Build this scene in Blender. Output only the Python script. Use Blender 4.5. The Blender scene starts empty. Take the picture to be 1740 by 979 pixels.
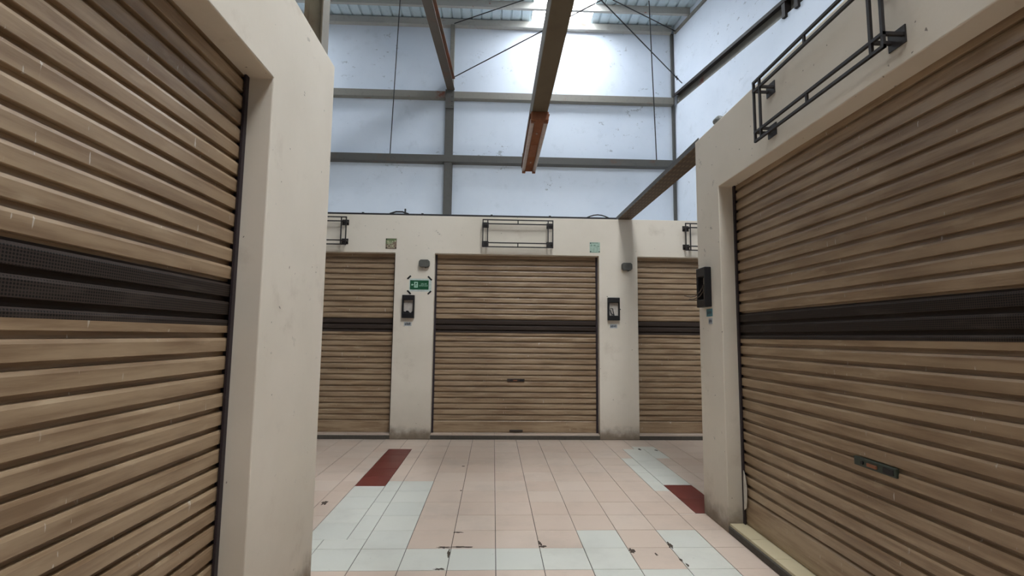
import bpy, bmesh, math, random
from mathutils import Vector, Matrix
random.seed(7)
scene = bpy.context.scene
C = scene.collection

# ------------------------------------------------------------------ camera
F_PX, YAW, PITCH, ROLL = 845.0, 0.03627, 0.0969, 0.0108
fwd = Vector((math.sin(YAW)*math.cos(PITCH), math.cos(YAW)*math.cos(PITCH), math.sin(PITCH)))
rgt = Vector((math.cos(YAW), -math.sin(YAW), 0)); upv = rgt.cross(fwd)
r2 = rgt*math.cos(ROLL) + upv*math.sin(ROLL); u2 = -rgt*math.sin(ROLL) + upv*math.cos(ROLL)
cd = bpy.data.cameras.new('camera'); cam = bpy.data.objects.new('camera', cd); C.objects.link(cam)
cd.sensor_width = 36.0; cd.lens = F_PX/1740*36.0; cd.clip_start = 0.02; cd.clip_end = 200
M = Matrix((r2, u2, -fwd)).transposed().to_4x4(); M.translation = Vector((0, 0, 1.43))
cam.matrix_world = M
scene.camera = cam

# ------------------------------------------------------------------ world, light level, exposure
SKY = 0.2          # overcast sky as fill through the unseen hall end, left open for it
SKYLIGHT = 22.5    # daylight glow of the milky roof sheets, seen and added
w = bpy.data.worlds.new('world'); scene.world = w; w.use_nodes = True
bg = w.node_tree.nodes['Background']; bg.inputs[0].default_value = (0.83, 0.90, 1.0, 1); bg.inputs[1].default_value = SKY
vs = scene.view_settings
vs.view_transform = 'Standard'; vs.look = 'None'; vs.gamma = 1.0; vs.use_curve_mapping = False
vs.exposure = 0.0

# ------------------------------------------------------------------ materials
def srgb(r, g, b):
    f = lambda c: (c/255/12.92) if c/255 <= 0.04045 else ((c/255+0.055)/1.055)**2.4
    return (f(r), f(g), f(b), 1)
class NT:
    def __init__(s, name, rough=0.6, metal=0.0, spec=0.4):
        s.m = bpy.data.materials.new(name); s.m.use_nodes = True
        s.t = s.m.node_tree; s.b = s.t.nodes['Principled BSDF']
        s.b.inputs['Roughness'].default_value = rough; s.b.inputs['Metallic'].default_value = metal
        s.b.inputs['Specular IOR Level'].default_value = spec
    def n(s, typ, **kw):
        x = s.t.nodes.new(typ)
        for k, v in kw.items(): setattr(x, k, v)
        return x
    def l(s, a, b): s.t.links.new(a, b)
    def pos(s, scale=(1, 1, 1), obj=False, rnd=False):
        if obj: o = s.n('ShaderNodeTexCoord').outputs['Object']
        else: o = s.n('ShaderNodeNewGeometry').outputs['Position']
        mp = s.n('ShaderNodeMapping'); mp.inputs['Scale'].default_value = scale; s.l(o, mp.inputs[0])
        if rnd:
            oi = s.n('ShaderNodeObjectInfo'); mu = s.n('ShaderNodeMath', operation='MULTIPLY'); mu.inputs[1].default_value = 37.0
            s.l(oi.outputs['Random'], mu.inputs[0])
            cx = s.n('ShaderNodeCombineXYZ'); s.l(mu.outputs[0], cx.inputs[0]); s.l(mu.outputs[0], cx.inputs[1]); s.l(mu.outputs[0], cx.inputs[2])
            s.l(cx.outputs[0], mp.inputs['Location'])
        return mp.outputs[0]
    def noise(s, vec, scale, detail=4, rough=0.55):
        x = s.n('ShaderNodeTexNoise'); x.inputs['Scale'].default_value = scale; x.inputs['Detail'].default_value = detail
        x.inputs['Roughness'].default_value = rough; s.l(vec, x.inputs['Vector']); return x.outputs['Fac']
    def ramp(s, v, a, b):
        x = s.n('ShaderNodeMapRange'); x.interpolation_type = 'SMOOTHSTEP'
        x.inputs['From Min'].default_value = a; x.inputs['From Max'].default_value = b; s.l(v, x.inputs['Value']); return x.outputs['Result']
    def mul(s, a, b):
        x = s.n('ShaderNodeMath', operation='MULTIPLY'); s.l(a, x.inputs[0])
        if isinstance(b, (int, float)): x.inputs[1].default_value = b
        else: s.l(b, x.inputs[1])
        return x.outputs[0]
    def mix(s, f, a, b):
        x = s.n('ShaderNodeMix', data_type='RGBA'); s.l(f, x.inputs[0])
        for v, k in ((a, 6), (b, 7)):
            if isinstance(v, tuple): x.inputs[k].default_value = v
            else: s.l(v, x.inputs[k])
        return x.outputs[2]
    def bump(s, v, strength, dist=0.01):
        x = s.n('ShaderNodeBump'); x.inputs['Strength'].default_value = strength; x.inputs['Distance'].default_value = dist
        s.l(v, x.inputs['Height']); s.l(x.outputs[0], s.b.inputs['Normal'])
    def col(s, c):
        if isinstance(c, tuple): s.b.inputs['Base Color'].default_value = c
        else: s.l(c, s.b.inputs['Base Color'])
        return s.m
MAT = {}
def plain(name, c, rough=0.5, metal=0.0, spec=0.4):
    k = NT(name, rough, metal, spec); v = k.noise(k.pos(obj=False), 25, 3)
    d = tuple(x*0.8 for x in c[:3])+(1,)
    k.col(k.mix(k.ramp(v, 0.35, 0.75), c, d)); MAT[name] = k.m

def plaster(name, base, shade, dirt, spots, floor_dirt=True, spot_lo=0.66, rough=0.75):
    k = NT(name, rough, 0, 0.3); p = k.pos()
    c = k.mix(k.ramp(k.noise(p, 0.9, 5), 0.35, 0.75), base, shade)
    c = k.mix(k.mul(k.ramp(k.noise(p, 3.3, 6, 0.65), 0.56, 0.78), 0.35), c, dirt)
    # small chips and specks
    c = k.mix(k.mul(k.ramp(k.noise(p, 26, 2), 0.735, 0.76), 0.75), c, spots)
    big = k.mul(k.ramp(k.noise(p, 0.8, 3), 0.52, 0.62), k.ramp(k.noise(k.pos((1, 1, 1.4)), 7.0, 6, 0.7), spot_lo-0.06, spot_lo))
    c = k.mix(k.mul(big, 0.55), c, spots)
    if floor_dirt:
        sp = k.n('ShaderNodeSeparateXYZ'); k.l(p, sp.inputs[0])
        ad = k.n('ShaderNodeMath', operation='MULTIPLY_ADD'); k.l(k.noise(p, 9, 5), ad.inputs[0]); ad.inputs[1].default_value = -0.22; k.l(sp.outputs[2], ad.inputs[2])
        c = k.mix(k.mul(k.ramp(ad.outputs[0], 0.10, -0.10), 0.85), c, srgb(88, 70, 52))
        c = k.mix(k.mul(k.ramp(ad.outputs[0], 0.75, -0.2), 0.30), c, srgb(120, 104, 86))
    k.bump(k.noise(p, 40, 4), 0.12, 0.004)
    k.col(c); MAT[name] = k.m
plaster('cream_plaster', srgb(222, 211, 194), srgb(212, 201, 183), srgb(176, 160, 140), srgb(96, 84, 70), True, 0.70)
plaster('white_plaster', srgb(217, 225, 236), srgb(208, 217, 229), srgb(180, 189, 198), srgb(112, 118, 122), False, 0.66)

def shutter_mat(name, base, dark, light):
    k = NT(name, 0.42, 0.0, 0.45); p = k.pos(); po = k.pos((1.2, 6, 14), True, True)
    c = k.mix(k.ramp(k.noise(po, 1.6, 5, 0.6), 0.35, 0.70), base, dark)
    c = k.mix(k.mul(k.ramp(k.noise(p, 1.1, 5, 0.6), 0.42, 0.72), 0.45), c, dark)
    c = k.mix(k.mul(k.ramp(k.noise(k.pos((2.0, 2.0, 9)), 2.2, 4), 0.60, 0.75), 0.45), c, light)
    scr = k.mul(k.ramp(k.noise(k.pos((60, 60, 11)), 1.0, 2), 0.70, 0.73), k.ramp(k.noise(p, 5, 2), 0.48, 0.56))
    c = k.mix(k.mul(scr, 0.7), c, srgb(205, 198, 186))
    k.bump(k.noise(k.pos((3, 3, 10)), 2, 3), 0.15, 0.006)
    k.col(c); MAT[name] = k.m
shutter_mat('shutter_paint', srgb(164, 140, 111), srgb(126, 101, 75), srgb(182, 161, 132))
k = NT('perforated_dark', 0.6, 0.0, 0.2); p = k.pos((1, 1, 1))
vo = k.n('ShaderNodeTexVoronoi'); vo.inputs['Scale'].default_value = 110; vo.inputs['Randomness'].default_value = 0.0; k.l(p, vo.inputs['Vector'])
c = k.mix(k.ramp(vo.outputs['Distance'], 0.30, 0.42), srgb(14, 11, 9), srgb(56, 45, 38))
c = k.mix(k.mul(k.ramp(k.noise(k.pos((2, 2, 14)), 1.5, 4), 0.55, 0.7), 0.35), c, srgb(80, 70, 62))
k.col(c); MAT['perforated_dark'] = k.m

def tile_mat(name, base, alt, dirt):
    k = NT(name, 0.33, 0.0, 0.45); p = k.pos()
    oi = k.n('ShaderNodeObjectInfo')
    c = k.mix(oi.outputs['Random'], base, alt)
    c = k.mix(k.mul(k.ramp(k.noise(p, 1.6, 6, 0.65), 0.45, 0.72), 0.40), c, dirt)
    c = k.mix(k.mul(k.ramp(k.noise(p, 38, 3), 0.72, 0.76), 0.5), c, srgb(84, 72, 64))
    rr = k.n('ShaderNodeMapRange'); k.l(k.noise(p, 3, 5), rr.inputs['Value']); rr.inputs['To Min'].default_value = 0.30; rr.inputs['To Max'].default_value = 0.50; k.l(rr.outputs[0], k.b.inputs['Roughness'])
    k.col(c); MAT[name] = k.m
tile_mat('tile_pink', srgb(200, 181, 164), srgb(194, 172, 154), srgb(160, 144, 130))
tile_mat('tile_white', srgb(203, 201, 189), srgb(197, 196, 185), srgb(170, 167, 157))
tile_mat('tile_red', srgb(102, 40, 32), srgb(98, 37, 30), srgb(90, 40, 32))
tile_mat('tile_cream', srgb(206, 192, 158), srgb(198, 184, 150), srgb(150, 134, 104))
plain('grout', srgb(62, 54, 49), 0.9, 0, 0.2)
plain('kerb_cement', srgb(84, 78, 70), 0.9, 0, 0.2)
plain('chip_dark', srgb(78, 68, 60), 0.9, 0, 0.1)

def steel(name, base, rust, lo, hi, rough=0.55):
    k = NT(name, rough, 0.0, 0.4); p = k.pos()
    c = k.mix(k.ramp(k.noise(p, 1.7, 6, 0.65), lo, hi), base, rust)
    c = k.mix(k.mul(k.ramp(k.noise(p, 14, 4), 0.5, 0.8), 0.4), c, tuple(x*0.6 for x in base[:3])+(1,))
    k.col(c); MAT[name] = k.m
steel('grey_steel', srgb(128, 124, 116), srgb(118, 62, 42), 0.60, 0.72)
steel('dark_steel', srgb(82, 80, 76), srgb(96, 66, 48), 0.58, 0.76)
steel('olive_steel', srgb(104, 94, 76), srgb(86, 70, 52), 0.5, 0.8)
steel('rusty_steel', srgb(104, 82, 66), srgb(128, 74, 46), 0.45, 0.70)
steel('brown_steel', srgb(86, 76, 66), srgb(96, 66, 48), 0.5, 0.75)
steel('rust', srgb(142, 92, 62), srgb(108, 60, 40), 0.40, 0.62, 0.8)
steel('pale_purlin', srgb(168, 166, 160), srgb(140, 56, 46), 0.62, 0.66)
steel('roof_sheet', srgb(196, 212, 220), srgb(178, 192, 198), 0.55, 0.9, 0.45)
plain('black_metal', srgb(40, 34, 32), 0.55)
plain('black_plastic', srgb(20, 18, 20), 0.45)
plain('guide_metal', srgb(46, 36, 40), 0.5)
plain('grey_plastic', srgb(94, 93, 86), 0.55)
plain('cable_black', srgb(40, 38, 40), 0.6)
plain('beige_plate', srgb(196, 186, 174), 0.7)
plain('tube_white', srgb(206, 194, 190), 0.35)
plain('sign_green', srgb(24, 84, 52), 0.4)
plain('sign_film', srgb(196, 205, 196), 0.3)
plain('sign_ink', srgb(178, 212, 190), 0.5)
plain('tape_black', srgb(16, 15, 15), 0.5)
plain('plaque_olive', srgb(104, 116, 78), 0.5)
plain('plaque_brown', srgb(128, 108, 90), 0.5)
plain('plaque_light', srgb(190, 188, 152), 0.5)
plain('plaque_pale', srgb(166, 186, 168), 0.5)
plain('plaque_line', srgb(120, 142, 124), 0.5)
plain('sticker_teal', srgb(74, 124, 132), 0.5)
plain('sticker_grey', srgb(176, 178, 178), 0.6)
plain('ink_dark', srgb(62, 66, 74), 0.6)
plain('lock_green', srgb(52, 60, 50), 0.45)
plain('lock_brown', srgb(60, 48, 40), 0.5)
plain('latch_rust', srgb(140, 88, 60), 0.5)
plain('torn_white', srgb(206, 198, 184), 0.7)
plain('wire_brown', srgb(88, 74, 62), 0.6)
# slotted tray underside
k = NT('slotted_steel', 0.6); p = k.pos((26, 7.5, 0))
vo = k.n('ShaderNodeTexVoronoi'); vo.inputs['Scale'].default_value = 1; vo.inputs['Randomness'].default_value = 0; k.l(p, vo.inputs['Vector'])
c = k.mix(k.ramp(vo.outputs['Distance'], 0.30, 0.22), srgb(88, 74, 60), srgb(116, 98, 78)); k.col(c); MAT['slotted_steel'] = k.m
# milky daylight sheet
k = NT('milky_sheet', 0.4); k.col((0.8, 0.84, 0.88, 1))
k.b.inputs['Emission Color'].default_value = (0.90, 0.95, 1.0, 1); k.b.inputs['Emission Strength'].default_value = SKYLIGHT
MAT['milky_sheet'] = k.m

# ------------------------------------------------------------------ mesh helpers
class MB:
    def __init__(s): s.v = []; s.f = []
    def add(s, vs, fs):
        n = len(s.v); s.v += [tuple(v) for v in vs]; s.f += [tuple(i+n for i in f) for f in fs]; return s
    def box(s, x0, x1, y0, y1, z0, z1):
        return s.add([(x0,y0,z0),(x1,y0,z0),(x1,y1,z0),(x0,y1,z0),(x0,y0,z1),(x1,y0,z1),(x1,y1,z1),(x0,y1,z1)],
                     [(0,3,2,1),(4,5,6,7),(0,1,5,4),(1,2,6,5),(2,3,7,6),(3,0,4,7)])
    def prism(s, prof, ex, ey, ez, L, org=(0,0,0)):
        """closed polygon prof in (ex,ey) plane, pushed along ez by L"""
        ex, ey, ez, o = Vector(ex), Vector(ey), Vector(ez), Vector(org); n = len(prof)
        a = [o+ex*p+ey*q for p, q in prof]; b = [v+ez*L for v in a]
        fs = [(i, (i+1) % n, n+(i+1) % n, n+i) for i in range(n)]
        if ex.cross(ey).dot(ez)*L < 0: pass
        fs += [tuple(range(n-1, -1, -1)), tuple(range(n, 2*n))]
        return s.add(a+b, fs)
    def tube(s, pts, r, n=8):
        pts = [Vector(p) for p in pts]; rings = []
        for i, p in enumerate(pts):
            d = (pts[min(i+1, len(pts)-1)]-pts[max(i-1, 0)]).normalized()
            a = d.orthogonal().normalized() if abs(d.z) > 0.95 else d.cross(Vector((0, 0, 1))).normalized()
            b = d.cross(a)
            rings.append([p+(a*math.cos(2*math.pi*j/n)+b*math.sin(2*math.pi*j/n))*r for j in range(n)])
        vs = [v for R in rings for v in R]; fs = []
        for i in range(len(pts)-1):
            for j in range(n): fs.append((i*n+j, i*n+(j+1) % n, (i+1)*n+(j+1) % n, (i+1)*n+j))
        fs += [tuple(range(n-1, -1, -1)), tuple((len(pts)-1)*n+j for j in range(n))]
        return s.add(vs, fs)
    def mesh(s, name, mat):
        me = bpy.data.meshes.new(name); me.from_pydata(s.v, [], s.f)
        bm = bmesh.new(); bm.from_mesh(me); bmesh.ops.recalc_face_normals(bm, faces=bm.faces); bm.to_mesh(me); bm.free()
        me.materials.append(MAT[mat]); return me
    def build(s, name, mat, parent=None, bevel=0, smooth=False, loc=None):
        return link(name, s.mesh(name, mat), parent, bevel, smooth, loc)
def link(name, me, parent=None, bevel=0, smooth=False, loc=None):
    o = bpy.data.objects.new(name, me); C.objects.link(o)
    if parent is not None: o.parent = parent
    if loc is not None: o.location = loc
    if bevel:
        m = o.modifiers.new('bevel', 'BEVEL'); m.width = bevel; m.segments = 2; m.limit_method = 'ANGLE'; m.angle_limit = math.radians(40)
    if smooth:
        for p in me.polygons: p.use_smooth = True
    return o
def box(name, b, mat, parent=None, bevel=0, loc=None): return MB().box(*b).build(name, mat, parent, bevel, loc=loc)
def tag(o, label, cat, group=None):
    o['label'] = label; o['category'] = cat
    if group: o['group'] = group
    return o
def struct(o, label=None):
    o['kind'] = 'structure'
    if label: o['label'] = label; 
    return o
def thing(name, loc, rz, label, cat, group=None):
    o = bpy.data.objects.new(name, None); C.objects.link(o); o.empty_display_size = 0.1
    o.location = loc; o.rotation_euler = (0, 0, rz); return tag(o, label, cat, group)
HP = math.pi/2

def wall_panel(mb, us, zs, solid, d, P):
    """grid wall: us/zs grid lines, solid(i,j) cells, thickness d; P(u,depth,z)->point"""
    nu, nz = len(us)-1, len(zs)-1; idx = {}
    def V(i, j, k):
        if (i, j, k) not in idx: idx[(i, j, k)] = len(mb.v); mb.v.append(tuple(P(us[i], d*k, zs[j])))
        return idx[(i, j, k)]
    S = lambda i, j: 0 <= i < nu and 0 <= j < nz and solid(i, j)
    for i in range(nu):
        for j in range(nz):
            if not S(i, j): continue
            for k in (0, 1): mb.f.append((V(i,j,k), V(i+1,j,k), V(i+1,j+1,k), V(i,j+1,k)))
            for di, dj, a, b in ((-1,0,(0,0),(0,1)), (1,0,(1,0),(1,1)), (0,-1,(0,0),(1,0)), (0,1,(0,1),(1,1))):
                if not S(i+di, j+dj):
                    mb.f.append((V(i+a[0],j+a[1],0), V(i+b[0],j+b[1],0), V(i+b[0],j+b[1],1), V(i+a[0],j+a[1],1)))

# ------------------------------------------------------------------ the stalls (painted plaster fronts)
H = 3.15
LX, RX, BY = -1.047, 1.756, 7.08
TS, TB = 2.625, 2.60                # opening heights, side and back
DEP = 0.30
LO = (-0.10, 2.27)                  # left opening along Y
RO = (1.395, 3.765)                 # right opening along Y
BO = [(-3.785, -1.415), (-0.855, 1.512), (2.075, 4.445)]
# left
mb = MB()
us = [-1.0, LO[0], LO[1], 3.10]; zs = [0, TS, H]
wall_panel(mb, us, zs, lambda i, j: not (i == 1 and j == 0), DEP, lambda u, d, z: (LX-d, u, z))
mb.box(-4.2, LX-DEP, 2.95, 3.10, 0, H); mb.box(-4.2, LX-DEP, -1.0, 2.95, 2.95, 3.05)
mb.box(-4.2, -4.05, -1.0, 2.95, 0, 2.95); mb.box(-4.05, LX-DEP, -1.0, -0.85, 0, 2.95)
struct(mb.build('wall_left', 'cream_plaster', None, 0.006), 'cream plastered stall front at the left holding a wide roller shutter')
# right
mb = MB()
us = [-1.0, RO[0], RO[1], 4.19]
wall_panel(mb, us, zs, lambda i, j: not (i == 1 and j == 0), DEP, lambda u, d, z: (RX+d, u, z))
mb.box(RX+DEP, 4.6, 4.04, 4.19, 0, H); mb.box(RX+DEP, 4.6, -1.0, 4.04, 2.95, 3.05)
mb.box(4.45, 4.6, -1.0, 4.04, 0, 2.95); mb.box(RX+DEP, 4.45, -1.0, -0.85, 0, 2.95)
struct(mb.build('wall_right', 'cream_plaster', None, 0.006), 'cream plastered stall front at the right with a recessed roller shutter')
# back row
mb = MB()
us = [-7.8] + [v for o in BO for v in o] + [4.56]; zb = [0, TB, H]
wall_panel(mb, us, zb, lambda i, j: not (i in (1, 3, 5) and j == 0), DEP, lambda u, d, z: (u, BY+d, z))
mb.box(-7.8, 4.15, BY+DEP, 10.2, 2.95, 3.05)
for x in (-1.21, 1.72): mb.box(x, x+0.12, BY+DEP, 10.2, 0, 2.95)
struct(mb.build('wall_back', 'cream_plaster', None, 0.006), 'row of cream plastered stall fronts across the end of the aisle')

# ------------------------------------------------------------------ the hall (outer walls, roof)
HY, CX, SL, ZR = 10.5, 3.95, 0.19, 8.41
box('wall_hall_back', (-8, CX+0.3, HY, HY+0.2, 0, ZR+0.05), 'white_plaster')
struct(bpy.data.objects['wall_hall_back'], 'tall white hall wall rising behind the row of stalls')
xr = lambda y: CX+SL*(HY-y)
def slab_right(z0, z1, off=0.0, th=0.2):
    m = MB(); y0, y1 = HY+0.0, -5.0
    m.add([(xr(y0)+off,y0,z0),(xr(y1)+off,y1,z0),(xr(y1)+off+th,y1,z0),(xr(y0)+off+th,y0,z0),
           (xr(y0)+off,y0,z1),(xr(y1)+off,y1,z1),(xr(y1)+off+th,y1,z1),(xr(y0)+off+th,y0,z1)],
          [(0,1,2,3),(7,6,5,4),(0,4,5,1),(1,5,6,2),(2,6,7,3),(3,7,4,0)])
    return m
m = slab_right(6.80, ZR+0.05); m.v += []
lo = slab_right(0, 6.56); m.add(lo.v, lo.f); re = slab_right(6.56, 6.80, 0.09, 0.11); m.add(re.v, re.f)
struct(m.build('wall_hall_right', 'white_plaster'), 'slanting white hall wall above the right stalls')
struct(box('wall_hall_left', (-8.2, -8, -5, HY+0.2, 0, ZR+0.05), 'white_plaster'), 'white hall wall far to the left')

# roof sheets: one corrugated sheet per metre or so, ribs along Y
roof = bpy.data.objects.new('ceiling', None); C.objects.link(roof); roof.location = (0, 0, ZR); struct(roof, 'ribbed metal roof sheets with one milky daylight strip and added glowing sheets')
RIB = 0.217
def sheet_mesh(nr, y0, y1, mat):
    prof = []
    for i in range(nr):
        x = i*RIB
        prof += [(x, 0.0), (x+RIB-0.055, 0.0), (x+RIB-0.040, 0.032), (x+RIB-0.015, 0.032)]
    prof.append((nr*RIB, 0.0))
    t = 0.006
    pts = prof + [(x, z+t) for x, z in reversed(prof)]
    m = MB(); n = len(prof)
    a = [(x, y0, z) for x, z in prof] + [(x, y0, z+t) for x, z in prof]
    b = [(x, y1, z) for x, z in prof] + [(x, y1, z+t) for x, z in prof]
    N = 2*n; fs = []
    for i in range(n-1):
        fs.append((i, i+1, N+i+1, N+i)); fs.append((n+i, N+n+i, N+n+i+1, n+i+1))
        fs.append((i, n+i, n+i+1, i+1)); fs.append((N+i, N+i+1, N+n+i+1, N+n+i))
    fs.append((0, N, N+n, n)); fs.append((n-1, 2*n-1, N+2*n-1, N+n-1))
    m.add(a+b, fs); return m.mesh('roof_sheet' if mat == 'roof_sheet' else 'daylight_sheet', mat)
SK0 = 0.752                                     # left edge of the daylight strip over the aisle
me5 = sheet_mesh(5, -5.0, HY, 'roof_sheet')
def daylight_strip(x, runs, last=None):                     # milky sheets in runs, metal sheets between them
    ends = [-5.0]+[v for d in runs for v in d]+([last] if last else [])
    for k, (a, b) in enumerate(zip(ends, ends[1:])):
        o = link('daylight_sheet' if k % 2 else 'roof_sheet', sheet_mesh(6, a, b, 'milky_sheet' if k % 2 else 'roof_sheet'), roof, loc=(x, 0, 0))
        if k % 2: o['label'] = 'milky translucent roof sheet made to glow as daylight'
daylight_strip(SK0, [(-1.8, 3.7), (8.9, HY-0.02)])
daylight_strip(SK0-6*RIB, [(-0.4, 0.4)], HY)  # short unseen glowing run, added to brighten the right stall wall
daylight_strip(SK0-32*RIB, [(9.0, HY-0.02)])  # unseen glowing strip, added to brighten the upper left hall wall
for k in range(1, 5): link('roof_sheet', me5, roof, loc=(SK0-(6+5*k)*RIB, 0, 0))
for k in range(1, 3): link('roof_sheet', me5, roof, loc=(SK0-(32+5*k)*RIB, 0, 0))
for k in range(5): link('roof_sheet', me5, roof, loc=(SK0+(6+5*k)*RIB, 0, 0))

# ------------------------------------------------------------------ floor: grout bed + single tiles
fl = box('floor', (-8.2, 7.5, -12, HY+0.2, -0.15, -0.004), 'grout'); struct(fl, 'tiled aisle floor of pink, white and dark red square tiles')
X0, PX, Y0, PY = 0.035, 0.3, 3.21, 0.3136
tcache = {}; near = []; rest = {}
def add_tile(xa, xb, ya, yb, mat):
    ga, gb = 0.0022, 0.0017
    xa += ga; xb -= ga; ya += gb; yb -= gb
    if xb-xa < 0.01 or yb-ya < 0.01: return
    cx, cy = (xa+xb)/2, (ya+yb)/2
    vis = cy > 2.75 and cy < BY and -0.40 < cx/cy < 0.47 and not (cx < LX-0.3 and cy < 3.1) and not (cx > RX+0.05 and cy < 4.0)
    near.append((xa, xb, ya, yb, mat)) if vis else rest.setdefault(mat, []).append((xa, xb, ya, yb))
def tile_box(mb, w, d, cx=0, cy=0, dz=0.0):
    b = 0.0025; x, y = w/2, d/2
    mb.add([(cx-x,cy-y,-0.012),(cx+x,cy-y,-0.012),(cx+x,cy+y,-0.012),(cx-x,cy+y,-0.012),
            (cx-x,cy-y,-0.0012+dz),(cx+x,cy-y,-0.0012+dz),(cx+x,cy+y,-0.0012+dz),(cx-x,cy+y,-0.0012+dz),
            (cx-x+b,cy-y+b,dz),(cx+x-b,cy-y+b,dz),(cx+x-b,cy+y-b,dz),(cx-x+b,cy+y-b,dz)],
           [(3,2,1,0),(8,9,10,11),(0,1,5,4),(1,2,6,5),(2,3,7,6),(3,0,4,7),(4,5,9,8),(5,6,10,9),(6,7,11,10),(7,4,8,11)])
SLx, SLy = (-1.297, -1.007), (3.68, 6.49)
SRx, SRy = (1.682, 1.958), (4.18, 6.52)
def colour(i, yc):
    j = math.floor((yc-Y0)/PY)
    if j == 0 and (-6 <= i <= 2 or i == 4): return 'tile_white'
    if j == -1 and i in (2, 3, 4): return 'tile_white'
    if j == 1 and i in (2, 4): return 'tile_white'
    if j in (1,) and -6 <= i <= -3: return 'tile_white'
    if i in (-4, -3) and 1 <= j <= 5: return 'tile_white'
    if i == 5 and 4.80 < yc < 6.03: return 'tile_white'
    if i == 6 and 6.03 < yc < 6.67: return 'tile_white'
    return 'tile_pink'
for i in range(-15, 15):
    for j in range(-14, 13):
        xa, xb = X0+i*PX, X0+(i+1)*PX; ya, yb = Y0+j*PY, min(Y0+(j+1)*PY, BY)
        ys = [ya, yb]
        strip = None
        for sx, sy in ((SLx, SLy), (SRx, SRy)):
            if xa < sx[1]-0.005 and xb > sx[0]+0.005: strip = (sx, sy)
        if strip:
            for e in strip[1]:
                if ya+0.02 < e < yb-0.02: ys = [ya, e, yb]
            for a, b in zip(ys, ys[1:]):
                yc = (a+b)/2; u, v = xa, xb
                if strip[1][0] < yc < strip[1][1]:
                    if xa < strip[0][0]: v = strip[0][0]
                    else: u = strip[0][1]
                if v-u > 0.02: add_tile(u, v, a, b, colour(i, yc))
        else:
            add_tile(xa, xb, ya, yb, colour(i, (ya+yb)/2))
for k in range(9):
    a = SLy[0]+k*(SLy[1]-SLy[0])/9; b = SLy[0]+(k+1)*(SLy[1]-SLy[0])/9
    add_tile(SLx[0], SLx[1], a, b, 'tile_red' if k >= 4 else 'tile_white')
ysr = [4.18, 4.573, 4.966]+[4.966+k*(6.52-4.966)/5 for k in range(1, 6)]
for k, (a, b) in enumerate(zip(ysr, ysr[1:])): add_tile(SRx[0], SRx[1], a, b, 'tile_red' if k < 2 else 'tile_white')
near.sort(key=lambda t: t[2])
for xa, xb, ya, yb, mat in near:
    key = (round(xb-xa, 3), round(yb-ya, 3), mat)
    if key not in tcache:
        m = MB(); tile_box(m, xb-xa, yb-ya); tcache[key] = m.mesh('tile', mat)
    o = link('tile', tcache[key], fl, loc=((xa+xb)/2, (ya+yb)/2, random.uniform(-0.0006, 0.0006)))
    o.rotation_euler = (random.uniform(-0.0015, 0.0015), random.uniform(-0.0015, 0.0015), 0)
for mat, L in rest.items():
    m = MB()
    for xa, xb, ya, yb in L: tile_box(m, xb-xa, yb-ya, (xa+xb)/2, (ya+yb)/2)
    o = m.build('tile_field', mat, fl); o['kind'] = 'stuff'
# broken tile corners showing dark bedding
def chip(cx, cy, w, d, seed):
    r = random.Random(seed); n = 19; top = []
    for i in range(n):
        a = 2*math.pi*i/n; q = r.uniform(0.35, 1.1)
        top.append((cx+math.cos(a)*w*q, cy+math.sin(a)*d*q, 0.0012))
    m = MB(); bot = [(x, y, -0.004) for x, y, z in top]
    m.add(bot+top, [tuple(range(n, 2*n))]+[(i, (i+1) % n, n+(i+1) % n, n+i) for i in range(n)])
    m.build('broken_corner', 'chip_dark', fl)
for i, (cx, cy, w_, d_) in enumerate([(-0.20, 3.545, 0.085, 0.016), (-0.32, 3.54, 0.05, 0.018), (-0.275, 3.45, 0.012, 0.07), (-0.31, 3.225, 0.04, 0.016),
      (0.345, 3.60, 0.014, 0.05), (0.36, 3.545, 0.03, 0.02), (0.955, 3.475, 0.022, 0.05), (1.10, 3.42, 0.010, 0.03), (1.235, 3.33, 0.012, 0.035), (1.25, 3.26, 0.010, 0.03),
      (1.245, 3.56, 0.02, 0.06), (-1.42, 4.45, 0.03, 0.06), (-0.31, 5.66, 0.02, 0.02), (-0.28, 4.79, 0.012, 0.015), (1.90, 6.5, 0.02, 0.06), (2.10, 6.45, 0.02, 0.04), (-0.24, 3.80, 0.05, 0.012)]):
    chip(cx, cy, w_, d_, i)

# ------------------------------------------------------------------ sills under the shutters
def sill(name, loc, rz, wid, label, mat='tile_cream'):
    """local x along width, front face at y=0, runs back to y=DEP"""
    t = bpy.data.objects.new(name, None); C.objects.link(t); t.location = loc; t.rotation_euler = (0, 0, rz); struct(t, label)
    MB().box(0, wid, 0.0, DEP, 0.0, 0.052).build('kerb', 'kerb_cement', t, 0.006)
    n = max(1, round(wid/0.3)); pw = wid/n
    m = MB().box(0.0015, pw-0.0015, 0.012, DEP, 0.052, 0.070).mesh('sill_tile', mat)
    for i in range(n): link('sill_tile', m, t, loc=(i*pw, 0, 0))
for q, (a, b) in enumerate(BO): sill('trim_%d' % (q+1), (a, BY, 0), 0, b-a, 'low pale tiled sill under the %s back stall shutter' % ('left', 'middle', 'right')[q], 'tile_pink')
sill('trim_4', (RX, RO[1], 0), -HP, RO[1]-RO[0], 'cream tiled sill under the right stall shutter')
sill('trim_5', (LX, LO[0], 0), HP, LO[1]-LO[0], 'cream tiled sill under the left stall shutter')

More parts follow.
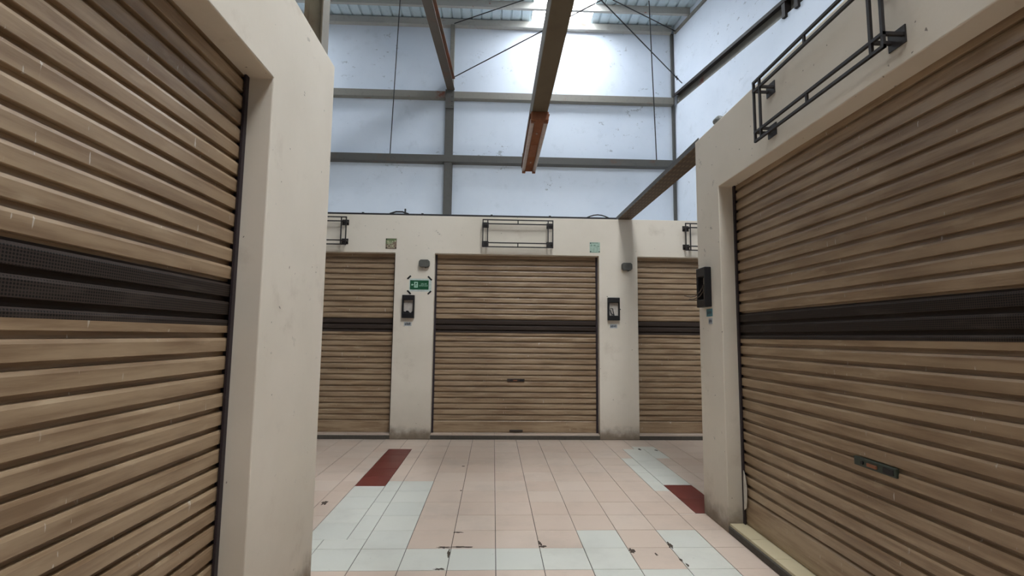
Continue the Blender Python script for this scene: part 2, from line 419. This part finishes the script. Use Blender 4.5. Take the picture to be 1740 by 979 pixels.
# ------------------------------------------------------------------ roller shutters
P_ = 0.0795
PROF = [(0.0, 0.0), (0.0110, 0.0), (0.0114, 0.0185), (0.0130, 0.0210), (0.057, 0.0220), (0.068, 0.0185), (0.0712, 0.001), (P_, 0.0)]
def profile(a, b):
    def d(u):
        for (u0, d0), (u1, d1) in zip(PROF, PROF[1:]):
            if u0 <= u <= u1: return d0+(d1-d0)*(u-u0)/(u1-u0)
        return 0.0
    return [(a, d(a))]+[(u, q) for u, q in PROF if a+1e-4 < u < b-1e-4]+[(b, d(b))]
scache = {}
def slat(parent, name, wid, z, a, b, mat):
    key = (wid, round(a, 4), round(b, 4), mat)
    if key not in scache:
        pr = [(-q, u) for u, q in profile(a, b)]+[(0.004, b), (0.004, a)]
        m = MB().prism(pr, (0, 1, 0), (0, 0, 1), (1, 0, 0), wid)
        scache[key] = m.mesh(name, mat)
    o = link(name, scache[key], parent, loc=(0, 0, z)); return o
def shutter(loc, rz, wid, top, label, z_off=0.0, handle=None, lock=None):
    """local x along width, outward is -y, z up; origin on the sill line at the shutter plane"""
    t = thing('roller_shutter', loc, rz, label, 'shutter', 'roller shutters of the stalls')
    zg = 1.42+z_off
    g = zg+3*P_                         # top of dark band, on a groove
    zz = g
    while zz+P_ <= top+1e-6:
        slat(t, 'slat', wid, zz, 0, P_, 'shutter_paint'); zz += P_
    if top-zz > 0.01: slat(t, 'slat', wid, zz, 0, top-zz, 'shutter_paint')
    for k in (1, 2): slat(t, 'perforated_slat', wid, g-k*P_, 0, P_, 'perforated_dark')
    half = 0.0425
    slat(t, 'perforated_slat', wid, g-3*P_, half, P_, 'perforated_dark'); slat(t, 'slat', wid, g-3*P_, 0, half, 'shutter_paint')
    zz = g-4*P_
    while zz > 0.20: slat(t, 'slat', wid, zz, 0, P_, 'shutter_paint'); zz -= P_
    zz += P_
    b0 = 0.074
    MB().prism([(0.004, b0), (-0.018, b0), (-0.018, b0+0.012), (-0.022, b0+0.02), (-0.022, zz-0.014), (-0.014, zz-0.004), (0.0, zz), (0.004, zz)],
               (0, 1, 0), (0, 0, 1), (1, 0, 0), wid).build('bottom_rail', 'shutter_paint', t)
    for x0, x1 in ((0.0, 0.028), (wid-0.028, wid)):
        m = MB().box(x0, x1, -0.036, -0.026, 0.07, top); m.box(x0, x1, 0.006, 0.012, 0.07, top)
        m.box(x0 if x0 == 0 else x1-0.004, x0+0.004 if x0 == 0 else x1, -0.026, 0.006, 0.07, top)
        m.build('guide_rail', 'guide_metal', t)
    if handle:
        a, b, z, mat = handle
        h = MB().box(a, b, -0.034, -0.016, z-0.022, z+0.022).build('lock_plate', mat, t, 0.003)
        MB().box(a+(b-a)*0.35, a+(b-a)*0.58, -0.040, -0.034, z-0.010, z+0.006).build('latch', 'latch_rust', h)
        MB().tube([(a+(b-a)*0.22, -0.034, z), (a+(b-a)*0.22, -0.040, z)], 0.010, 10).build('keyhole', 'black_plastic', h)
        MB().box(a+(b-a)*0.72, a+(b-a)*0.95, -0.037, -0.034, z-0.014, z+0.012).build('keyhole_cover', 'black_plastic', h)
    if lock:
        a, b = lock
        MB().box(a, b, -0.040, -0.020, 0.085, 0.112).build('bottom_handle', 'lock_brown', t, 0.004)
    return t
RS = 0.148
shutter((LX-RS, LO[0], 0), HP, LO[1]-LO[0], TS, 'large beige roller shutter filling the left side, brightly lit from above')
tR = shutter((RX+RS, RO[1], 0), -HP, RO[1]-RO[0], TS, 'large brown roller shutter on the right with a dark green lock plate', -0.034, (1.19, 1.46, 0.815, 'lock_green'))
shutter((BO[0][0], BY+0.145, 0), 0, BO[0][1]-BO[0][0], TB, 'roller shutter left of the pillar with the green exit sign', 0.01)
shutter((BO[1][0], BY+0.145, 0), 0, BO[1][1]-BO[1][0], TB, 'roller shutter in the middle of the back row, between two pillars', 0.01, (1.06, 1.31, 0.805, 'lock_brown'), (1.10, 1.29))
shutter((BO[2][0], BY+0.145, 0), 0, BO[2][1]-BO[2][0], TB, 'roller shutter at the right of the back row, partly hidden by the right stall', 0.01)
# torn guide strip of the right shutter
pts = [(0.030, 0.175), (0.060, 0.20), (0.074, 0.28), (0.070, 0.36), (0.052, 0.43), (0.034, 0.46), (0.030, 0.36)]
MB().prism([(x, z) for x, z in pts], (1, 0, 0), (0, 0, 1), (0, 1, 0), 0.004, (0, -0.040, 0)).build('torn_strip', 'torn_white', tR)

# ------------------------------------------------------------------ sign frames
def sign_frame(loc, rz, wid, label):
    """origin on the wall, bottom left corner; outward -y"""
    t = thing('sign_frame', loc, rz, label, 'sign frame', 'empty sign frames over the shutters')
    hgt, r, D_ = 0.39, 0.0075, 0.095
    in_h, in_v = 0.058, 0.068
    for z in (0, in_h, hgt-in_h, hgt): MB().box(-r, wid+r, -D_-r, -D_+r, z-r, z+r).build('crossbar', 'black_metal', t)
    for x in (0, in_v, wid-in_v, wid): MB().box(x-r, x+r, -D_-r+0.001, -D_+r-0.001, -r, hgt+r).build('upright', 'black_metal', t)
    for z0, z1 in ((0, in_h), (hgt-in_h, hgt)): MB().box(wid/2-r, wid/2+r, -D_-r+0.002, -D_+r-0.002, z0, z1).build('spacer', 'black_metal', t)
    for x, sx in ((0.0, in_v), (wid, wid-in_v)):
        for z in (in_h, hgt-in_h):
            MB().box(x-r, x+r, -D_, 0.0, z-r, z+r).build('bracket_arm', 'black_metal', t)
            MB().box(sx-r, sx+r, -D_, 0.0, z-r, z+r).build('bracket_arm', 'black_metal', t)
            cx = (x+sx)/2
            MB().box(cx-0.047, cx+0.047, -0.006, 0.0, z-0.040, z+0.040).build('mounting_plate', 'black_metal', t)
    return t
sign_frame((RX, 3.02, 2.69), -HP, 1.05, 'empty black metal sign frame above the large right shutter')
sign_frame((-0.17, BY, 2.695), 0, 1.0, 'empty black metal sign frame above the middle back shutter')
sign_frame((-3.10, BY, 2.695), 0, 1.0, 'empty black sign frame at the left, half hidden behind the left stall')
sign_frame((2.76, BY, 2.695), 0, 1.0, 'empty black sign frame at the right, half hidden behind the right stall')

# ------------------------------------------------------------------ things on the pillars
def font_mesh(text, size, name, mat, parent, loc, align='LEFT'):
    cu = bpy.data.curves.new(name, 'FONT'); cu.body = text; cu.size = size; cu.align_x = align; cu.extrude = 0.0006; cu.resolution_u = 2
    tmp = bpy.data.objects.new(name, cu); me = bpy.data.meshes.new_from_object(tmp)
    bpy.data.objects.remove(tmp); bpy.data.curves.remove(cu)
    me.transform(Matrix.Rotation(HP, 4, 'X')); me.materials.clear(); me.materials.append(MAT[mat])
    return link(name, me, parent, loc=loc)
def wall_box(x, z, label):
    t = thing('junction_box', (x, BY, z), 0, label, 'junction box', 'grey boxes on the back pillars')
    pr = []; a, b, c = 0.075, 0.055, 0.022
    for sx, sz in ((1, 1), (-1, 1), (-1, -1), (1, -1)):
        for q in ((0, 1), (1, 0)) if sx*sz > 0 else ((1, 0), (0, 1)):
            pr.append((sx*(a-c*q[0]) if True else 0, sz*(b-c*q[1])))
    pr = [(a-c, b), (-a+c, b), (-a, b-c), (-a, -b+c), (-a+c, -b), (a-c, -b), (a, -b+c), (a, b-c)]
    MB().prism(pr, (1, 0, 0), (0, 0, 1), (0, -1, 0), 0.055).build('housing', 'grey_plastic', t, 0.006)
    MB().prism([(x_*0.93, z_*0.93) for x_, z_ in pr], (1, 0, 0), (0, 0, 1), (0, -1, 0), 0.008, (0, -0.055, 0)).build('lid', 'grey_plastic', t, 0.002)
    for q in (-0.078, 0.078): MB().tube([(q-math.copysign(0.012, q), -0.028, 0.0), (q, -0.028, 0.0)], 0.013, 10).build('knockout', 'grey_plastic', t)
    MB().tube([(0.02, -0.028, -0.05), (0.02, -0.028, -0.066)], 0.012, 10).build('cable_gland', 'grey_plastic', t)
wall_box(-0.996, 2.448, 'grey plastic junction box above the green exit sign')
wall_box(1.912, 2.448, 'grey plastic junction box on the right back pillar, under the steel tray')

def meter_frame(loc, rz, label, kind):
    t = thing('meter_box', loc, rz, label, 'meter box', 'opened black meter boxes')
    W_, H_, D_ = 0.172, 0.325, 0.055
    top, bot, side = 0.072, 0.068, 0.022
    if kind == 'slot': top, bot, side = 0.075, 0.062, 0.030
    m = MB(); us = [-W_/2, -W_/2+side, W_/2-side*0.8, W_/2]; zs_ = [0, bot, H_-top, H_]
    wall_panel(m, us, zs_, lambda i, j: not (i == 1 and j == 1), D_, lambda u, d, z: (u, -d, z))
    m.build('case', 'black_plastic', t, 0.006)
    MB().box(-W_/2+side, W_/2-side*0.8, -0.006, 0, bot, H_-top).build('back_plate', 'beige_plate', t)
    if kind == 'jagged':
        pr = [(-0.066, bot), (0.070, bot), (0.070, bot+0.028), (0.058, bot+0.030), (0.046, bot+0.012), (0.030, bot+0.006), (0.012, bot+0.022), (0.0, bot+0.036), (-0.022, bot+0.037), (-0.036, bot+0.020), (-0.066, bot+0.03)]
        MB().prism(pr, (1, 0, 0), (0, 0, 1), (0, -1, 0), 0.03, (0, -0.006, 0)).build('terminal_block', 'black_plastic', t)
    if kind == 'loop':
        MB().tube([(0.01, -0.02, bot), (0.0, -0.022, bot+0.04), (-0.012, -0.026, bot+0.10), (-0.045, -0.028, bot+0.105), (-0.05, -0.024, bot+0.08), (-0.03, -0.02, bot+0.03), (0.012, -0.02, bot)], 0.006, 8).build('wire_loop', 'cable_black', t)
        MB().tube([(W_/2-0.003, -0.03, 0.155), (W_/2+0.014, -0.03, 0.16)], 0.008, 8).build('knob', 'black_plastic', t)
    if kind == 'slot':
        MB().tube([(0.02, -0.02, 0.21), (-0.01, -0.028, 0.17), (0.0, -0.03, 0.14), (0.02, -0.02, 0.10)], 0.006, 8).build('wire', 'wire_brown', t)
        MB().tube([(-0.01, -0.02, 0.19), (-0.02, -0.05, 0.13), (-0.06, -0.075, 0.095), (-0.10, -0.10, 0.092), (-0.135, -0.14, 0.105)], 0.004, 8).build('wire', 'wire_brown', t)
        MB().tube([(0.0, -0.02, 0.15), (-0.03, -0.052, 0.09), (-0.09, -0.08, 0.070), (-0.13, -0.10, 0.074)], 0.004, 8).build('wire', 'wire_brown', t)
    return t
meter_frame((-1.205, BY, 1.670), 0, 'opened black meter box under the green exit sign', 'jagged')
meter_frame((1.714, BY, 1.672), 0, 'opened black meter box with a looped wire on the right back pillar', 'loop')
meter_frame((RX, 4.02, 1.685), -HP, 'black meter box with loose wires on the right stall pillar', 'slot')

def number_sticker(loc, rz, w_, h_, label, mat, bars=4):
    t = thing('sticker', loc, rz, label, 'sticker', 'small stickers under the meter boxes')
    MB().box(0, w_, -0.002, 0, 0, h_).build('backing', mat, t)
    for i in range(bars):
        x = w_*(0.12+0.80*i/bars); a = h_*random.uniform(0.15, 0.3); b = h_*random.uniform(0.7, 0.88)
        MB().box(x, x+w_*0.11, -0.003, -0.002, a, b).build('mark', 'ink_dark', t)
        MB().box(x, x+w_*0.8/bars*0.8, -0.003, -0.002, (a+b)/2-h_*0.06, (a+b)/2+h_*0.06).build('mark', 'ink_dark', t)
number_sticker((-1.262, BY, 1.560), 0, 0.105, 0.055, 'small printed sticker under the meter box on the left back pillar', 'sticker_grey')
number_sticker((1.665, BY, 1.562), 0, 0.105, 0.055, 'small printed sticker under the meter box on the right back pillar', 'sticker_grey')
number_sticker((RX, 4.040, 1.608), -HP, 0.11, 0.062, 'teal sticker directly under the meter box on the right stall', 'sticker_teal', 3)
number_sticker((RX, 4.005, 1.545), -HP, 0.07, 0.050, 'small grey sticker below the teal one on the right stall', 'sticker_grey', 3)

# green exit sign
t = thing('exit_sign', (-1.205, BY, 2.055), 0, 'green evacuation route sign taped to the pillar with black tape', 'sign')
MB().box(0.0, 0.315, -0.0015, 0, -0.005, 0.178).build('clear_film', 'sign_film', t)
MB().box(0.012, 0.275, -0.003, -0.0015, 0.022, 0.155).build('green_panel', 'sign_green', t)
MB().prism([(0.028, 0.090), (0.041, 0.106), (0.054, 0.090), (0.041, 0.074)], (1, 0, 0), (0, 0, 1), (0, -1, 0), 0.0008, (0, -0.003, 0)).build('arrow', 'sign_ink', t)
MB().box(0.050, 0.066, -0.0037, -0.003, 0.087, 0.094).build('arrow_shaft', 'sign_ink', t)
m = MB(); wall_panel(m, [0.070, 0.084, 0.108, 0.122], [0.050, 0.066, 0.118, 0.132], lambda i, j: not (i == 1 and j == 1), 0.0008, lambda u, d, z: (u, -0.003-d, z)); m.build('door_symbol', 'sign_ink', t)
MB().prism([(0.088, 0.066), (0.100, 0.072), (0.104, 0.092), (0.096, 0.104), (0.092, 0.088)], (1, 0, 0), (0, 0, 1), (0, -1, 0), 0.0008, (0, -0.003, 0)).build('runner_symbol', 'sign_ink', t)
font_mesh('JALUR', 0.030, 'lettering', 'sign_ink', t, (0.248, -0.0036, 0.094), 'RIGHT')
font_mesh('EVAKUASI', 0.027, 'lettering', 'sign_ink', t, (0.262, -0.0036, 0.068), 'RIGHT')
MB().box(0.232, 0.250, -0.0042, -0.0035, 0.0, 0.150).build('film_edge', 'sign_ink', t) if False else None
for cx, cz, ang, L in ((-0.004, 0.195, 1, 0.066), (0.290, 0.185, -1, 0.078), (0.0, -0.018, -1, 0.070), (0.288, -0.020, 1, 0.066)):
    d = Vector((1, 0, ang)).normalized(); n = Vector((-d.z, 0, d.x)); c_ = Vector((cx, -0.001, cz)); m = MB()
    q = [c_+d*L/2+n*0.0115, c_-d*L/2+n*0.0115, c_-d*L/2-n*0.0115, c_+d*L/2-n*0.0115]
    m.prism([(p.x, p.z) for p in q], (1, 0, 0), (0, 0, 1), (0, -1, 0), 0.003, (0, -0.0015, 0)).build('tape', 'tape_black', t)

# square plaques over the shutters
t = thing('number_plaque', (-1.557, BY, 2.655), 0, 'dark olive and brown square plaque above the left back shutter', 'plaque')
MB().box(0, 0.155, -0.004, 0, 0, 0.152).build('board', 'plaque_brown', t)
MB().prism([(0.003, 0.149), (0.003, 0.070), (0.080, 0.070), (0.120, 0.105), (0.152, 0.115), (0.152, 0.149)], (1, 0, 0), (0, 0, 1), (0, -1, 0), 0.001, (0, -0.004, 0)).build('green_field', 'plaque_olive', t)
for a, b, c_, d_ in ((0.018, 0.048, 0.100, 0.118), (0.055, 0.075, 0.104, 0.112), (0.085, 0.108, 0.098, 0.116), (0.125, 0.143, 0.106, 0.122), (0.02, 0.10, 0.078, 0.090)):
    MB().box(a, b, -0.006, -0.005, c_, d_).build('print', 'plaque_light', t)
font_mesh('OK', 0.075, 'lettering', 'plaque_light', t, (0.020, -0.0055, 0.014))
for x, z in ((0.012, 0.014), (0.143, 0.014), (0.012, 0.138)): MB().tube([(x, -0.004, z), (x, -0.007, z)], 0.009, 8).build('screw', 'tape_black', t)
t = thing('number_plaque', (1.378, BY, 2.650), 0, 'pale green square plaque above the right corner of the middle shutter', 'plaque')
MB().box(0, 0.150, -0.004, 0, 0, 0.152).build('board', 'plaque_pale', t)
for a, b, c_, d_ in ((0.03, 0.125, 0.136, 0.147), (0.058, 0.063, 0.012, 0.07), (0.104, 0.110, 0.012, 0.075), (0.02, 0.035, 0.095, 0.12), (0.11, 0.14, 0.085, 0.098), (0.03, 0.12, 0.008, 0.013), (0.055, 0.085, 0.10, 0.115)):
    MB().box(a, b, -0.005, -0.004, c_, d_).build('print', 'plaque_line', t)
for x, z in ((0.014, 0.014), (0.138, 0.014), (0.014, 0.138)): MB().tube([(x, -0.004, z), (x, -0.007, z)], 0.009, 8).build('screw', 'tape_black', t)

# ------------------------------------------------------------------ steelwork of the hall
def channel(name, p0, p1, w_, h_, mat, label, cat, group=None, tk=0.012, lip=True):
    """C-channel from p0 to p1; p = middle of the bottom face; open side to the local -y"""
    p0, p1 = Vector(p0), Vector(p1); d = (p1-p0); L = d.length; t = thing(name, p0, math.atan2(d.y, d.x), label, cat, group)
    m = MB().box(0, L, w_/2-tk, w_/2, 0, h_); m.build('web', mat, t)
    MB().box(0, L, -w_/2, w_/2-tk, h_-tk, h_).build('flange', mat, t); MB().box(0, L, -w_/2, w_/2-tk, 0, tk).build('flange', mat, t)
    return t
def ibeam(name, p0, p1, w_, h_, mat, label, cat, group=None, tk=0.014, fmat=None):
    p0, p1 = Vector(p0), Vector(p1); d = (p1-p0); L = d.length; t = thing(name, p0, math.atan2(d.y, d.x), label, cat, group)
    MB().box(0, L, -tk/2, tk/2, tk, h_-tk).build('web', mat, t)
    MB().box(0, L, -w_/2, w_/2, 0, tk).build('flange', fmat or mat, t); MB().box(0, L, -w_/2, w_/2, h_-tk, h_).build('flange', mat, t)
    return t
yf = HY
def hbox(name, x0, x1, y0, y1, z0, z1, mat, label, cat, group=None): return tag(box(name, (x0, x1, y0, y1, z0, z1), mat, None, 0.006), label, cat, group)
# back wall girts: a web against the wall with two flanges
def girt(z0, z1, depth, mat, label, x0=-7.9, x1=CX-0.06):
    t = thing('wall_girt', (x0, yf, z0), 0, label, 'girt', 'horizontal steel girts')
    L = x1-x0; h = z1-z0
    MB().box(0, L, -depth, -depth+0.012, 0, h).build('web', mat, t)
    MB().box(0, L, -depth+0.012, 0, h-0.012, h).build('flange', mat, t); MB().box(0, L, -depth+0.012, 0, 0, 0.012).build('flange', mat, t)
    return t
girt(6.556, 6.704, 0.14, 'grey_steel', 'upper grey steel girt across the white back hall wall')
girt(5.116, 5.262, 0.19, 'dark_steel', 'lower dark steel girt across the white back hall wall')
girt(8.242, 8.386, 0.12, 'pale_purlin', 'pale rust-flecked steel beam along the top of the back hall wall')
# back column with knee plate, upper post
t = thing('steel_column', (-1.02, HY, 0), 0, 'grey steel column standing against the back hall wall', 'column')
MB().box(-0.085, 0.085, -0.16, -0.148, 0, 6.50).build('flange', 'dark_steel', t); MB().box(-0.085, 0.085, -0.012, 0, 0, 6.50).build('flange', 'dark_steel', t)
MB().box(-0.006, 0.006, -0.148, -0.012, 0, 6.50).build('web', 'dark_steel', t)
MB().box(-0.085, 0.10, -0.19, -0.16, 6.30, 6.72).build('joint_plate', 'dark_steel', t)
MB().box(-0.012, 0.075, -0.13, 0.0, 6.50, 8.25).build('upper_post', 'grey_steel', t)
for z in (6.36, 6.46, 6.56, 6.66):
    MB().tube([(0.06, -0.19, z), (0.06, -0.215, z)], 0.014, 8).build('bolt', 'dark_steel', t)
hbox('corner_post', CX-0.06, CX-0.005, HY-0.06, HY, 0, 8.24, 'dark_steel', 'thin dark steel post in the corner of the hall', 'post')
# tall column behind the left stall
t = thing('steel_column', (-1.755, 4.62, 0), 0, 'tall olive brown steel column rising behind the left stall', 'column')
MB().box(-0.088, -0.076, -0.09, 0.09, 0, 8.30).build('flange', 'olive_steel', t); MB().box(0.076, 0.088, -0.09, 0.09, 0, 8.30).build('flange', 'olive_steel', t)
MB().box(-0.076, 0.076, -0.006, 0.006, 0, 8.30).build('web', 'olive_steel', t); MB().box(-0.12, 0.12, -0.12, 0.12, 0, 0.012).build('base_plate', 'olive_steel', t)
# tie beam from the back column toward the camera
ibeam('tie_beam', (-0.99, HY-0.19, 6.709), (-1.62, -3.0, 6.709), 0.165, 0.26, 'rusty_steel', 'rusty steel tie beam running from the back column overhead', 'beam', None, 0.014, 'brown_steel')
# purlins under the roof
for i, y in enumerate((9.80, 8.55)):
    t = thing('roof_purlin', (-8, y, ZR-0.150), 0, 'pale rust-flecked roof purlin nearest the back hall wall' if i == 0 else 'second roof purlin out from the back hall wall, just above the picture', 'purlin', 'roof purlins')
    L = 8+xr(y)-0.02
    MB().box(0, L, -0.030, -0.022, 0, 0.150).build('web', 'pale_purlin', t); MB().box(0, L, -0.022, 0.04, 0, 0.008).build('flange', 'pale_purlin', t); MB().box(0, L, -0.022, 0.04, 0.142, 0.150).build('flange', 'pale_purlin', t)
# right hall wall: channel set in the recess + trim at the top
th = math.atan2(-1, SL) 
def along_right(name, z0, z1, out0, out1, mat, label, cat, part=None, y0=HY, y1=-4.8):
    m = MB(); n = Vector((-1, -SL, 0)).normalized()
    a0, a1 = Vector((xr(y0), y0, 0)), Vector((xr(y1), y1, 0)); P = []
    for z in (z0, z1):
        for a in (a0, a1):
            for o_ in (out0, out1): P.append(tuple(a+n*o_+Vector((0, 0, z))))
    m.add(P, [(0,1,3,2),(4,6,7,5),(0,4,5,1),(2,3,7,6),(0,2,6,4),(1,5,7,3)]); return m
t = thing('wall_girt', (xr(HY), HY, 6.56), 0, 'steel girt along the slanting right hall wall, flange shade coloured dark', 'girt', 'horizontal steel girts')
inv = Matrix.Translation(-t.location)
def put(m, name, mat):
    o = m.build(name, mat, t); o.matrix_parent_inverse = inv; return o
put(along_right('', 6.56, 6.80, -0.085, -0.073, 0, 0, 0, y0=HY-0.02), 'web', 'grey_steel')
put(along_right('', 6.785, 6.80, -0.073, 0.06, 0, 0, 0, y0=HY-0.10), 'flange', 'black_metal')  # flange and lip coloured black for the shade under the flange
put(along_right('', 6.74, 6.785, 0.045, 0.06, 0, 0, 0, y0=HY-0.10), 'flange_lip', 'black_metal')
for y in (7.30, 7.05): put(along_right('', 6.50, 6.785, -0.07, 0.05, 0, 0, 0, y0=y, y1=y-0.07), 'stiffener', 'black_metal')
t = tag(along_right('', 8.19, 8.24, 0.0, 0.05, 0, 0, 0, y0=HY-0.13).build('wall_trim_angle', 'grey_steel'), 'grey steel angle along the top of the right hall wall', 'trim angle')

# bracing rods
def rod(p0, p1, r, label, group='thin bracing rods', tb=None):
    t = thing('bracing_rod', p0, 0, label, 'rod', group); q = Vector(p1)-Vector(p0)
    MB().tube([(0, 0, 0), q], r, 6).build('bar', 'cable_black', t)
    if tb:
        c_ = q*tb; d = q.normalized(); n = Vector((0, 0, 1))
        MB().tube([c_-d*0.06, c_+d*0.06], 0.017, 8).build('turnbuckle', 'cable_black', t); MB().tube([c_-n*0.05, c_+n*0.05], 0.008, 6).build('pin', 'cable_black', t)
rod((-0.93, 10.31, 7.0), (4.69, 5.00, 7.15), 0.011, 'bracing rod running from the back column up to the right')
rod((4.00, 10.145, 6.93), (-1.22, 4.45, 6.98), 0.011, 'bracing rod running from the right wall girt up to the left', tb=0.035)
rod((-0.95, 10.34, 8.25), (4.5, 7.25, 8.28), 0.010, 'upper bracing rod under the roof from the top of the back column')
rod((3.955, 10.30, 8.21), (-0.95, 7.45, 8.21), 0.010, 'upper bracing rod under the roof from the right corner')
rod((-2.25, 10.33, 5.24), (-2.01, 9.66, 8.27), 0.011, 'vertical sag rod on the left of the back hall wall', 'vertical sag rods')
rod((3.48, 10.33, 5.24), (3.07, 9.41, 8.27), 0.011, 'vertical sag rod at the right of the back hall wall', 'vertical sag rods')

# ------------------------------------------------------------------ beam with rusty lamp, slotted tray, conduits
t = thing('overhead_beam', (0.343, -1.2, 3.20), 0, 'brown steel box beam running overhead along the aisle', 'beam')
MB().box(-0.062, 0.062, 0, 6.28, 0, 0.15).build('tube_section', 'olive_steel', t, 0.006)
MB().box(-0.066, 0.066, 6.28, 6.29, -0.004, 0.154).build('end_cap', 'olive_steel', t)
t = thing('cross_beam', (-1.3, -0.62, H), 0, 'steel cross beam laid over the stall tops behind the viewer', 'beam')
MB().box(0, 3.30, 0, 0.12, 0.0, 0.05).build('bar', 'olive_steel', t)
t = thing('fluorescent_lamp', (0.343, 3.78, 3.20), 0, 'rusty twin tube lamp fixed under the end of the overhead beam', 'lamp')
L = 1.26
MB().prism([(-0.045, 0), (0.045, 0), (0.036, -0.055), (-0.036, -0.055)], (1, 0, 0), (0, 0, 1), (0, 1, 0), L).build('housing', 'rust', t)
for s in (-1, 1):
    MB().tube([(s*0.056, 0.035, -0.050), (s*0.056, L-0.035, -0.050)], 0.018, 10).build('tube', 'tube_white', t, smooth=True)
    MB().prism([(s*0.045, 0.0), (s*0.078, -0.012), (s*0.078, -0.018), (s*0.045, -0.008)], (1, 0, 0), (0, 0, 1), (0, 1, 0), L).build('reflector', 'rust', t)
    for y in (0.0, L-0.035): MB().box(s*0.052-0.017, s*0.052+0.017, y, y+0.035, -0.078, -0.008).build('socket', 'latch_rust', t, 0.004)
MB().box(-0.070, 0.070, -0.018, 0.016, -0.070, 0.0).build('end_plate', 'rust', t, 0.004)
MB().box(-0.030, 0.030, L*0.42, L*0.66, -0.058, -0.055).build('ballast_cover', 'latch_rust', t)
for y in (0.22*L, 0.78*L): MB().tube([(0, y, -0.055), (0, y, -0.062)], 0.008, 8).build('screw', 'tube_white', t)
t = thing('slotted_tray', (1.90, 4.22, 3.155), 0, 'slotted brown steel tray bridging the right stall and the back stalls', 'cable tray')
MB().box(-0.10, 0.10, 0, 3.0, 0, 0.006).build('bottom', 'slotted_steel', t)
for s in (-1, 1): MB().box(min(s*0.10, s*0.094), max(s*0.10, s*0.094), 0, 3.0, 0.006, 0.055).build('side', 'dark_steel', t)
t = thing('conduit_pipe', (-4.5, BY+0.03, H+0.016), 0, 'thin dark conduit lying along the top of the back stall wall', 'conduit')
MB().tube([(0, 0, 0), (6.28, 0, 0)], 0.016, 8).build('pipe', 'cable_black', t)
for x in (2.6, 3.45, 4.45, 5.3): MB().box(x-0.015, x+0.015, -0.022, 0.022, -0.016, 0.02).build('clip', 'cable_black', t)
MB().tube([(3.20, 0, 0.0), (3.20, 0, 0.085)], 0.012, 8).build('stub', 'cable_black', t)
pts = [(2.98+0.09*i, 0, 0.01+0.035*math.sin(math.pi*i/3)) for i in range(4)]
MB().tube(pts, 0.012, 8).build('wire_loop', 'cable_black', t)
pts = [(5.84+0.055*i, -0.01, 0.005+0.045*math.sin(math.pi*i/6)) for i in range(7)]
MB().tube(pts, 0.009, 8).build('wire_loop', 'cable_black', t)
t = thing('pipe_stub', (RX+0.05, 3.83, H), 0, 'small rounded grey pipe end on top of the right stall wall', 'pipe')
pts = [(0.0, -0.05, 0.0), (0.0, -0.045, 0.035), (0.0, -0.01, 0.055), (0.0, 0.05, 0.055)]
MB().tube(pts, 0.028, 10).build('elbow', 'grey_plastic', t, smooth=True)
